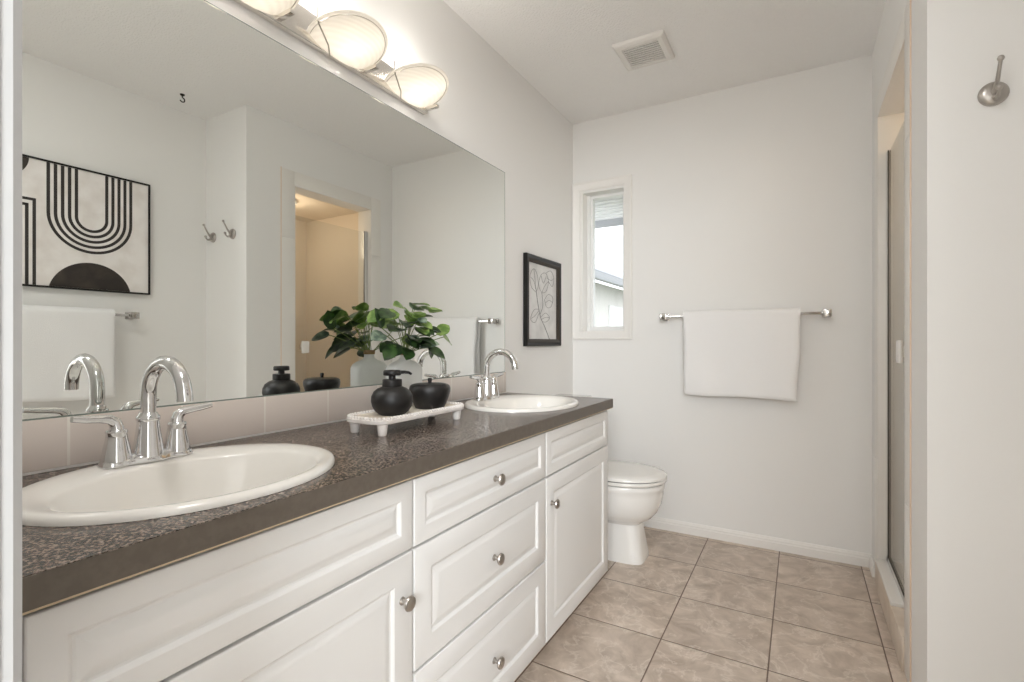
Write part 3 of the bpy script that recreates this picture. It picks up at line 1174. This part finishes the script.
mb = MB()
top = AZ1 - 0.009
yc, zc = 1.147, 1.704
for k in range(5):
    r = 0.0635 + k * 0.0272
    path = [(yc - r, top)] + [(yc + r * math.cos(PI + PI * i / 30), zc + r * math.sin(PI + PI * i / 30)) for i in range(31)] + [(yc + r, top)]
    strip(mb, path, 0.0138)
for r, zt_ in ((0.1235, 1.750), (0.097, 1.722), (0.0705, 1.694), (0.044, 1.666)):
    bot = AZ0 + 0.009
    strip(mb, [(0.80 - r, bot), (0.80 - r, zt_ + 0.0065)], 0.013)
    strip(mb, [(0.80 + r, bot), (0.80 + r, zt_ + 0.0065)], 0.013)
    strip(mb, [(0.80 - r, zt_), (0.80 + r, zt_)], 0.013)
pr = part(mb, 'printed_stripes', M['print'], t, smooth=0)
mb = MB()
c0, rr, zc0 = 1.147, 0.175, 1.303
a0 = math.asin((AZ0 + 0.009 - zc0) / rr)
poly = [(c0 + rr * math.cos(a0 + (PI - 2 * a0) * i / 40), zc0 + rr * math.sin(a0 + (PI - 2 * a0) * i / 40)) for i in range(41)]
mb.f([mb.v((XP, a, b)) for a, b in poly])
part(mb, 'printed_half_disc', M['inkworn'], t, smooth=0)
mb = MB()
poly = [(0.80 + 0.105 * math.cos(PI + PI * i / 30), top + 0.105 * math.sin(PI + PI * i / 30)) for i in range(31)]
mb.f([mb.v((XP, a, b)) for a, b in poly])
part(mb, 'printed_top_disc', M['inkworn'], t, smooth=0)


# ------------------------------------------------------------------ towel bars and towels
def towel_bar(label, a, b, into, z):
    """a, b: end points on the wall; into: unit vector into the room"""
    a, b, into = Vector(a), Vector(b), Vector(into)
    mid = (a + b) / 2
    t = thing('towel_bar', label, 'towel bar', tuple(mid + Vector((0, 0, z))), 'chrome towel bars')
    ax = (b - a).normalized()
    off = into * 0.062 + Vector((0, 0, z))
    ang = math.atan2(ax.y, ax.x)
    Rz = Matrix.Rotation(ang, 4, 'Z')
    mb = MB()
    p0, p1 = a + off + ax * 0.012, b + off - ax * 0.012
    L = (p1 - p0).length
    mb.box(0, L, -0.0065, 0.0065, -0.0065, 0.0065, 0.0015, mat=Matrix.Translation(p0) @ Rz)
    part(mb, 'rail', M['barmetal'], t, smooth=30)
    side = 1 if (Rz @ Vector((0, 1, 0))).dot(into) > 0 else -1
    for p, sg in ((a, 1), (b, -1)):
        mb = MB()
        mt = Matrix.Translation(p + Vector((0, 0, z))) @ Rz
        mb.box(-0.019, 0.019, min(0, side * 0.008), max(0, side * 0.008), -0.019, 0.019, 0.002, mat=mt)
        mb.box(-0.012, 0.012, min(side * 0.008, side * 0.05), max(side * 0.008, side * 0.05), -0.012, 0.012, 0.002, mat=mt)
        mb.box(-0.018, 0.018, min(side * 0.044, side * 0.080), max(side * 0.044, side * 0.080), -0.018, 0.018, 0.002, mat=mt)
        mb.box(min(sg * 0.016, sg * 0.024), max(sg * 0.016, sg * 0.024), min(side * 0.05, side * 0.074), max(side * 0.05, side * 0.074), -0.012, 0.012, 0.002, mat=mt)
        part(mb, 'post', M['barmetal'], t, smooth=30)
    return t


def towel(label, org, ax, into, width, zbar, zfront, zback, seed, taper=0.0):
    """folded bath towel hanging over a bar at org (on the rail's centre line); ax along the rail"""
    org, ax, into = Vector(org), Vector(ax), Vector(into)
    rnd = random.Random(seed)
    ph = [rnd.uniform(0, 6.28) for _ in range(8)]
    nx, th = 44, 0.020
    path = []           # (offset into room, z, s)
    rb = 0.0095
    nf = 26
    for i in range(nf):
        path.append((rb, zfront + (zbar - zfront) * i / (nf - 1)))
    for i in range(1, 8):
        a = PI * i / 8
        path.append((rb * math.cos(a), zbar + rb * math.sin(a)))
    for i in range(nf):
        path.append((-rb, zbar - (zbar - zback) * i / (nf - 1)))
    n = len(path)
    outer, inner = [], []
    for i, (o, z) in enumerate(path):
        a = path[max(i - 1, 0)]
        b = path[min(i + 1, n - 1)]
        d = Vector((b[0] - a[0], b[1] - a[1])).normalized()
        nn = Vector((d.y, -d.x))          # outward (away from the bar)
        outer.append((o + nn.x * th, z + nn.y * th, i))
        inner.append((o, z, i))
    # rounded bottom folds
    sec = [(inner[0][0] + 0.002, inner[0][1], 0)] + [(outer[0][0] - 0.006, outer[0][1] - 0.006, 0)] + outer[0:] + [(outer[-1][0] + 0.006, outer[-1][1] - 0.006, n - 1)] + list(reversed(inner))[:-1]
    rings = []
    for k in range(nx + 1):
        u = k / nx
        ring = []
        for (o, z, i) in sec:
            front = o > 0
            zb = zfront if front else zback
            low = max(0, min(1, (zbar - z) / max(0.01, zbar - zb)))
            xx = (u - 0.5) * (width - taper * low * 2)
            xx += 0.006 * low * math.sin(ph[2] + z * 17) * (2 * abs(u - 0.5)) ** 3
            wob = low * (0.007 * math.sin(ph[0] + u * 7.5) + 0.0045 * math.sin(ph[1] + u * 17 + z * 9) + 0.004 * math.sin(ph[3] + u * 6 + z * 18))
            lift = 0.0
            edge = min(u, 1 - u) * width
            rnd_edge = 0.0
            if edge < 0.012:
                rnd_edge = 0.006 * (1 - edge / 0.012) ** 2
            oo = o + (wob + 0.010 * low if front else -0.25 * abs(wob)) * (1 if front else 1)
            mid = (rb + th / 2) if front else -(rb + th / 2)
            if abs(o) > rb - 0.001 and z < zbar:
                oo -= (o - mid) * (rnd_edge / 0.006) * 0.55
            dz = -0.010 * low * (u - 0.2) if front else 0
            dz += 0.004 * low * math.sin(ph[4] + 6 * u)
            p = org + ax * xx + into * oo
            p.z = z + dz
            ring.append(p)
        rings.append(ring)
    mb = MB()
    mb.rings(rings)
    o = mb.build('bath_towel', M['towel'], smooth=70)
    tag(o, label, 'towel', 'white bath towels')
    return o


yb = D - 0.062
towel_bar('chrome towel bar on the far wall right of the window', (0.577, D, 0), (1.352, D, 0), (0, -1, 0), 1.213)
towel('white bath towel hanging on the far wall towel bar', (0.963, yb, 0), (1, 0, 0), (0, -1, 0), 0.556, 1.2135, 0.795, 0.86, 3, 0.012)
towel_bar('chrome towel bar below the abstract picture, seen in the mirror', (XA, 0.62, 0), (XA, 1.318, 0), (-1, 0, 0), 1.215)
towel('white bath towel below the abstract picture, seen in the mirror', (XA - 0.062, 0.97, 0), (0, 1, 0), (-1, 0, 0), 0.50, 1.2155, 0.80, 0.85, 8, 0.006)


# ------------------------------------------------------------------ robe hooks and ceiling hook
def robe_hook(x, label):
    z = 1.708
    t = thing('robe_hook', label, 'hook', (x, YJ, z), 'nickel double robe hooks')
    mb = MB()
    mt = Matrix.Rotation(PI / 2, 4, 'X')
    mb.lathe([(0.0305, 0), (0.0305, 0.004), (0.027, 0.009), (0.018, 0.0125), (0.002, 0.0135)], (x, YJ, z), 32, mt)
    part(mb, 'wall_plate', M['nickel'], t)
    mb = MB()
    mb.tube([(x, YJ - 0.006, z - 0.004), (x, YJ - 0.020, z + 0.004), (x, YJ - 0.034, z + 0.022), (x, YJ - 0.046, z + 0.044), (x, YJ - 0.056, z + 0.062)], [0.0075, 0.006, 0.0048, 0.0042, 0.004], 12)
    mb.lathe([(0.001, -0.0075), (0.0055, -0.005), (0.0075, 0), (0.0055, 0.005), (0.001, 0.0075)], (x, YJ - 0.057, z + 0.065), 16)
    part(mb, 'upper_prong', M['nickel'], t, smooth=60)
    mb = MB()
    mb.tube([(x, YJ - 0.006, z - 0.008), (x, YJ - 0.020, z - 0.017), (x, YJ - 0.033, z - 0.020), (x, YJ - 0.042, z - 0.014), (x, YJ - 0.046, z - 0.004)], [0.0075, 0.006, 0.005, 0.0045, 0.004], 12)
    mb.lathe([(0.001, -0.0075), (0.0055, -0.005), (0.0075, 0), (0.0055, 0.005), (0.001, 0.0075)], (x, YJ - 0.0465, z - 0.002), 16)
    part(mb, 'lower_prong', M['nickel'], t, smooth=60)


robe_hook(1.668, 'nickel robe hook high on the right wall in the foreground')
robe_hook(1.870, 'nickel robe hook nearer the picture corner, seen in the mirror')
t = thing('ceiling_hook', 'small dark hook screwed into the ceiling, seen in the mirror', 'hook', (1.731, 1.481, ZC))
mb = MB()
mb.lathe([(0.012, 0), (0.011, -0.005), (0.004, -0.009)], (1.731, 1.481, ZC), 16)
part(mb, 'rosette', M['darkhook'], t)
mb = MB()
pts = [(1.731, 1.481, ZC - 0.006), (1.731, 1.481, ZC - 0.016)] + [(1.731, 1.481 + 0.012 * math.sin(a), ZC - 0.030 + 0.012 * math.cos(a)) for a in [0.25 + 4.1 * i / 14 for i in range(15)]]
mb.tube(pts, 0.0032, 8)
part(mb, 'hook', M['darkhook'], t)

# ------------------------------------------------------------------ ceiling vent
VX0, VX1, VY0, VY1 = 0.487, 0.722, 2.222, 2.462
t = thing('exhaust_vent', 'square white slotted exhaust fan grille on the ceiling', 'vent', (0.605, 2.342, ZC))
mb = MB()
frame_profile(mb, VX0, VX1, VY0, VY1, [(0, 0.0), (0.004, 0.012), (0.014, 0.019), (0.034, 0.019), (0.036, 0.013), (0.036, 0.0)], lambda x, y, h: (x, y, ZC - h))
part(mb, 'vent_frame', M['plastic'], t, smooth=30)
mb = MB()
mb.box(VX0 + 0.03, VX1 - 0.03, VY0 + 0.03, VY1 - 0.03, ZC - 0.006, ZC - 0.002)
part(mb, 'vent_recess', M['ventdark'], t, smooth=0)
mb = MB()
for k in range(10):
    yy = VY0 + 0.040 + k * 0.0170
    mb.box(VX0 + 0.034, VX1 - 0.034, yy, yy + 0.0085, ZC - 0.018, ZC - 0.013, 0.001)
part(mb, 'louvre_grille', M['plastic'], t, smooth=0)


# ------------------------------------------------------------------ toilet
def toilet():
    cy = 2.462
    t = thing('toilet', 'white toilet with closed lid in the niche past the vanity', 'toilet', (0.4, cy, 0))
    n = 48

    def outline(xb, xf, hw, z, p=2.2, egg=0.0):
        pts = []
        xc, hl = (xb + xf) / 2, (xf - xb) / 2
        for i in range(n):
            a = 2 * PI * i / n
            c, s = math.cos(a), math.sin(a)
            w = hw * (1 - egg * c)
            pts.append((xc + hl * math.copysign(abs(c) ** (2 / p), c), cy + w * math.copysign(abs(s) ** (2 / p), s), z))
        return pts
    mb = MB()
    mb.rings([outline(0.12, 0.582, 0.100, 0.0, 6, 0.05), outline(0.12, 0.583, 0.101, 0.010, 6, 0.05), outline(0.12, 0.580, 0.099, 0.03, 6, 0.06), outline(0.13, 0.570, 0.091, 0.09, 6, 0.08),
              outline(0.135, 0.561, 0.084, 0.15, 5, 0.10), outline(0.138, 0.558, 0.084, 0.178, 4, 0.10), outline(0.14, 0.580, 0.108, 0.196, 2.8, 0.08), outline(0.142, 0.610, 0.138, 0.212, 2.4, 0.06), outline(0.145, 0.634, 0.158, 0.240, 2.2, 0.05),
              outline(0.15, 0.655, 0.172, 0.285, 2.2, 0.05), outline(0.15, 0.663, 0.177, 0.33, 2.2, 0.05), outline(0.15, 0.664, 0.178, 0.352, 2.2, 0.05), outline(0.15, 0.669, 0.181, 0.358, 2.2, 0.05),
              outline(0.15, 0.671, 0.182, 0.380, 2.2, 0.05), outline(0.155, 0.666, 0.178, 0.386, 2.2, 0.05), outline(0.17, 0.645, 0.160, 0.387, 2.2, 0.05)])
    part(mb, 'bowl', M['porcelain'], t, smooth=50)
    mb = MB()
    mb.rings([outline(0.225, 0.672, 0.180, 0.389, 2.2, 0.06), outline(0.222, 0.678, 0.184, 0.394, 2.2, 0.06), outline(0.222, 0.679, 0.185, 0.402, 2.2, 0.06), outline(0.226, 0.674, 0.181, 0.407, 2.2, 0.06)])
    part(mb, 'seat', M['porcelain'], t, smooth=50)
    mb = MB()
    mb.rings([outline(0.226, 0.670, 0.178, 0.4095, 2.2, 0.06), outline(0.220, 0.679, 0.185, 0.413, 2.2, 0.06), outline(0.220, 0.679, 0.185, 0.422, 2.2, 0.06), outline(0.228, 0.670, 0.177, 0.429, 2.2, 0.06),
              outline(0.26, 0.63, 0.145, 0.434, 2.2, 0.06), outline(0.33, 0.55, 0.08, 0.436, 2.2, 0.06)])
    part(mb, 'lid', M['porcelain'], t, smooth=50)
    mb = MB()
    mb.rings([outline(0.228, 0.668, 0.176, 0.3865, 2.2, 0.06), outline(0.228, 0.668, 0.176, 0.4096, 2.2, 0.06)])
    part(mb, 'bumper_gap', M['darkseal'], t, smooth=50)
    mb = MB()
    mb.box(0.015, 0.205, cy - 0.225, cy + 0.225, 0.386, 0.735, 0.02, 3)
    tk = part(mb, 'tank', M['porcelain'], t, smooth=50)
    mb = MB()
    mb.box(0.010, 0.214, cy - 0.235, cy + 0.235, 0.736, 0.768, 0.010, 3)
    part(mb, 'tank_lid', M['porcelain'], t, smooth=50)
    mb = MB()
    mb.lathe([(0.012, 0), (0.012, 0.012), (0.006, 0.015)], (0.205, cy - 0.16, 0.67), 16, Matrix.Rotation(PI / 2, 4, 'Y'))
    mb.tube([(0.217, cy - 0.16, 0.67), (0.219, cy - 0.13, 0.666), (0.219, cy - 0.09, 0.66)], [0.006, 0.0055, 0.005], 10)
    sub(mb, 'flush_lever', M['chrome'], tk)


toilet()


# ------------------------------------------------------------------ tray and bathroom accessories
def tray():
    x0, x1, y0, y1 = 0.160, 0.313, 0.936, 1.330
    t = thing('riser_tray', 'whitewashed footed wooden tray with beaded rim on the counter', 'tray', (0.233, 1.13, HC))

    def rr(g, z, r=0.045):
        pts = []
        for (cx, cy, a0) in ((x1 - r, y1 - r, 0), (x0 + r, y1 - r, PI / 2), (x0 + r, y0 + r, PI), (x1 - r, y0 + r, 1.5 * PI)):
            for k in range(9):
                a = a0 + PI / 2 * k / 8
                pts.append((cx + (r - g) * math.cos(a), cy + (r - g) * math.sin(a), z))
        return pts
    mb = MB()
    mb.rings([rr(0.006, HC + 0.030), rr(0.001, HC + 0.032), rr(0.0, HC + 0.036), rr(0.0, HC + 0.041), rr(0.004, HC + 0.043)])
    part(mb, 'tray_board', M['trayw'], t, smooth=40)
    mb = MB()
    mb.rings([rr(0.0135, HC + 0.042), rr(0.0135, HC + 0.0435)])
    part(mb, 'tray_surface', M['traytop'], t, smooth=40)
    # beaded rim
    mb = MB()
    base = rr(0.0058, 0, 0.045)
    per = []
    for i in range(len(base)):
        a, b = Vector(base[i]), Vector(base[(i + 1) % len(base)])
        per.append((a, b, (b - a).length))
    L = sum(p[2] for p in per)
    nb = int(L / 0.0112)
    for k in range(nb):
        d = L * k / nb
        for a, b, l in per:
            if d <= l:
                p = a.lerp(b, d / l if l else 0)
                break
            d -= l
        mb.lathe([(0.001, -0.0055), (0.0042, -0.0037), (0.0057, 0), (0.0042, 0.0037), (0.001, 0.0055)], (p.x, p.y, HC + 0.0445), 10)
    part(mb, 'beaded_rim', M['trayw'], t, smooth=80)
    for fx in (x0 + 0.030, x1 - 0.022):
        for fy in (y0 + 0.028, y1 - 0.040):
            mb = MB()
            mb.lathe([(0.0095, 0.0), (0.0112, 0.002), (0.0128, 0.016), (0.0150, 0.030)], (fx, fy, HC + 0.0003), 20)
            part(mb, 'foot', M['trayw'], t)


tray()
ZTR = HC + 0.0437

# soap dispenser
dx, dy = 0.250, 1.043
t = thing('soap_dispenser', 'round matte black soap pump bottle on the tray', 'soap dispenser', (dx, dy, ZTR))
mb = MB()
mb.lathe([(0.030, 0.0), (0.036, 0.002), (0.046, 0.010), (0.054, 0.023), (0.0575, 0.038), (0.0565, 0.052), (0.050, 0.065), (0.040, 0.073), (0.030, 0.077), (0.026, 0.079)], (dx, dy, ZTR), 48)
part(mb, 'bottle', M['black'], t, smooth=60)
mb = MB()
mb.lathe([(0.0265, 0.0785), (0.0270, 0.081), (0.0270, 0.0965), (0.0255, 0.098), (0.010, 0.098), (0.0095, 0.110)], (dx, dy, ZTR), 32)
part(mb, 'collar', M['black'], t, smooth=40)
mb = MB()
mb.lathe([(0.0095, 0.108), (0.0225, 0.109), (0.0245, 0.111), (0.0240, 0.121), (0.0215, 0.1235), (0.002, 0.124)], (dx, dy, ZTR), 32)
u = Vector((0.62, 0.78, 0)).normalized()
c = Vector((dx, dy, ZTR + 0.117))
mb.tube([c + u * 0.018, c + u * 0.034 + Vector((0, 0, 0.0005)), c + u * 0.046 - Vector((0, 0, 0.001)), c + u * 0.054 - Vector((0, 0, 0.006))], [0.0055, 0.0045, 0.004, 0.0032], 12)
part(mb, 'pump_head', M['black'], t, smooth=50)

# canister
kx, ky = 0.252, 1.205
t = thing('canister', 'low matte black lidded canister on the tray beside the soap pump', 'jar', (kx, ky, ZTR))
mb = MB()
mb.lathe([(0.040, 0.0), (0.044, 0.002), (0.051, 0.016), (0.058, 0.034), (0.0625, 0.050), (0.0630, 0.060), (0.0605, 0.068), (0.056, 0.072), (0.0525, 0.0725)], (kx, ky, ZTR), 48)
part(mb, 'jar_body', M['black'], t, smooth=60)
mb = MB()
mb.lathe([(0.0520, 0.0700), (0.0518, 0.0735), (0.046, 0.0748), (0.020, 0.0760), (0.004, 0.0765)], (kx, ky, ZTR), 48)
ld = part(mb, 'jar_lid', M['black'], t, smooth=60)
mb = MB()
mb.lathe([(0.0055, 0.0755), (0.0055, 0.080), (0.0066, 0.084), (0.0066, 0.090), (0.0050, 0.092), (0.001, 0.0925)], (kx, ky, ZTR), 20)
sub(mb, 'jar_knob', M['black'], ld)

# frosted flask vase
vx, vy = 0.088, 1.272
t = thing('flask_vase', 'frosted glass flask vase with corked neck against the backsplash', 'vase', (vx, vy, HC))


def flask(hy, hx, z, p=3.0, n=40):
    pts = []
    for i in range(n):
        a = 2 * PI * i / n
        c_, s_ = math.cos(a), math.sin(a)
        pts.append((vx + hx * math.copysign(abs(c_) ** (2 / p), c_), vy + hy * math.copysign(abs(s_) ** (2 / p), s_), HC + z))
    return pts


mb = MB()
mb.rings([flask(0.064, 0.028, 0.0005, 4), flask(0.069, 0.031, 0.004, 4), flask(0.070, 0.032, 0.02, 4), flask(0.070, 0.032, 0.145, 4), flask(0.069, 0.032, 0.158, 4), flask(0.063, 0.029, 0.170, 3.2), flask(0.047, 0.025, 0.178, 2.8),
          flask(0.030, 0.021, 0.184, 2.3), flask(0.020, 0.0185, 0.189, 2), flask(0.0175, 0.0175, 0.196, 2), flask(0.0175, 0.0175, 0.206, 2)])
part(mb, 'flask_body', M['frost'], t, smooth=50)
mb = MB()
mb.lathe([(0.0178, 0.203), (0.0195, 0.205), (0.0200, 0.213), (0.0190, 0.217), (0.012, 0.218), (0.010, 0.212)], (vx, vy, HC), 24)
part(mb, 'neck_band', M['twine'], t)

# plant cuttings
t = thing('green_cuttings', 'bunch of leafy green cuttings standing in the frosted vase', 'plant', (vx, vy, HC + 0.2))
rnd = random.Random(11)
leaf_mb = MB()
stem_mb = MB()
base = Vector((vx, vy, HC + 0.20))


def leaf(mb, p, d, nrm, L, wd, mi, curl=0.25, fold=0.18):
    d = d.normalized()
    side = d.cross(nrm).normalized()
    nrm = side.cross(d).normalized()
    ks = 9
    prof = [0.0, 0.55, 0.84, 0.98, 1.0, 0.93, 0.76, 0.46, 0.0]
    mb.mi = mi
    rows = []
    for k in range(ks):
        s = k / (ks - 1)
        c_ = p + d * (L * s) - nrm * (curl * L * s * s)
        w = wd * prof[k] / 2
        if k == 0:
            c_ = p + d * 0.0
        lob = -0.10 * L if k == 1 else 0
        l_ = c_ + side * w + nrm * (fold * w) + d * lob * 0.6
        r_ = c_ - side * w + nrm * (fold * w) + d * lob * 0.6
        m1 = c_ + side * w * 0.5 + nrm * fold * w * 0.7
        m2 = c_ - side * w * 0.5 + nrm * fold * w * 0.7
        rows.append((l_, m1, c_, m2, r_))
    th = nrm * 0.0005
    for off in (th, -th):
        vr = [[mb.v(q + off) for q in r] for r in rows]
        for a, b in zip(vr[:-1], vr[1:]):
            for i in range(4):
                mb.f([a[i], a[i + 1], b[i + 1], b[i]])


def sprig(end, bend, r=0.0016):
    end = Vector(end)
    st = base + Vector((rnd.uniform(-.008, .008), rnd.uniform(-.008, .008), 0))
    mid = (st + end) / 2 + Vector(bend)
    pts = []
    for k in range(9):
        s = k / 8
        pts.append(st * (1 - s) ** 2 + mid * 2 * s * (1 - s) + end * s * s)
    stem_mb.tube(pts, r, 6)
    return pts


# (tip position, material, leaf length, leaf width, normal hint)
spots = []
for k in range(54):
    a = rnd.uniform(0, 2 * PI)
    e = rnd.uniform(0.0, 1.0)
    rad = rnd.uniform(0.018, 0.050 + 0.034 * e)
    p = Vector((vx + 0.035 + rad * math.cos(a) * 0.75, vy - 0.022 + rad * 1.25 * math.sin(a), HC + 0.226 + 0.142 * e))
    if p.x < 0.02:
        p.x = 0.02 + rnd.uniform(0, 0.02)
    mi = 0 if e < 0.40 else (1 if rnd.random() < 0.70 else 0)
    if rnd.random() < 0.16:
        mi = 2
    spots.append((p, mi, rnd.uniform(0.050, 0.070), rnd.uniform(0.040, 0.055)))
for k, (p, mi, L, wd) in enumerate(spots):
    if k % 3 == 0:
        sprig(p, (0, 0, 0.02), 0.0012)
    out = Vector((p.x - vx, p.y - vy, 0))
    if out.length < 0.01:
        out = Vector((0.3, rnd.uniform(-1, 1), 0))
    out.normalize()
    d = out + Vector((rnd.uniform(-.35, .35), rnd.uniform(-.35, .35), rnd.uniform(-0.35, 0.45)))
    if p.x + d.normalized().x * L < 0.012:
        d.x = abs(d.x) * 0.2
    nrm = Vector((0.55 + rnd.uniform(-.3, .3), rnd.uniform(-.5, .3), 0.85))
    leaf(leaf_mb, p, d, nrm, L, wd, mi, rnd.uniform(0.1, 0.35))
# long sprig reaching right, and one reaching left
for end, mi, d in (((0.105, 1.462, 1.090), 1, (0.0, 0.75, -0.25)), ((0.12, 1.405, 1.098), 1, (0.25, 0.6, 0.5)), ((0.10, 1.385, 1.075), 0, (0.1, 0.35, -0.9)),
                   ((0.130, 1.135, 1.095), 2, (0.25, -0.9, -0.1)), ((0.115, 1.140, 1.115), 0, (0.15, -0.35, 0.9)), ((0.13, 1.175, 1.06), 0, (0.3, -0.8, -0.55)),
                   ((0.14, 1.235, 1.050), 0, (0.5, -0.6, -0.3)), ((0.16, 1.31, 1.052), 0, (0.6, 0.5, -0.35))):
    sprig(end, (0, 0, 0.015))
    leaf(leaf_mb, Vector(end), Vector(d), Vector((0.7, -0.15, 0.7)), 0.066, 0.046, mi, 0.2)
part(stem_mb, 'stems', M['stem'], t, smooth=60)
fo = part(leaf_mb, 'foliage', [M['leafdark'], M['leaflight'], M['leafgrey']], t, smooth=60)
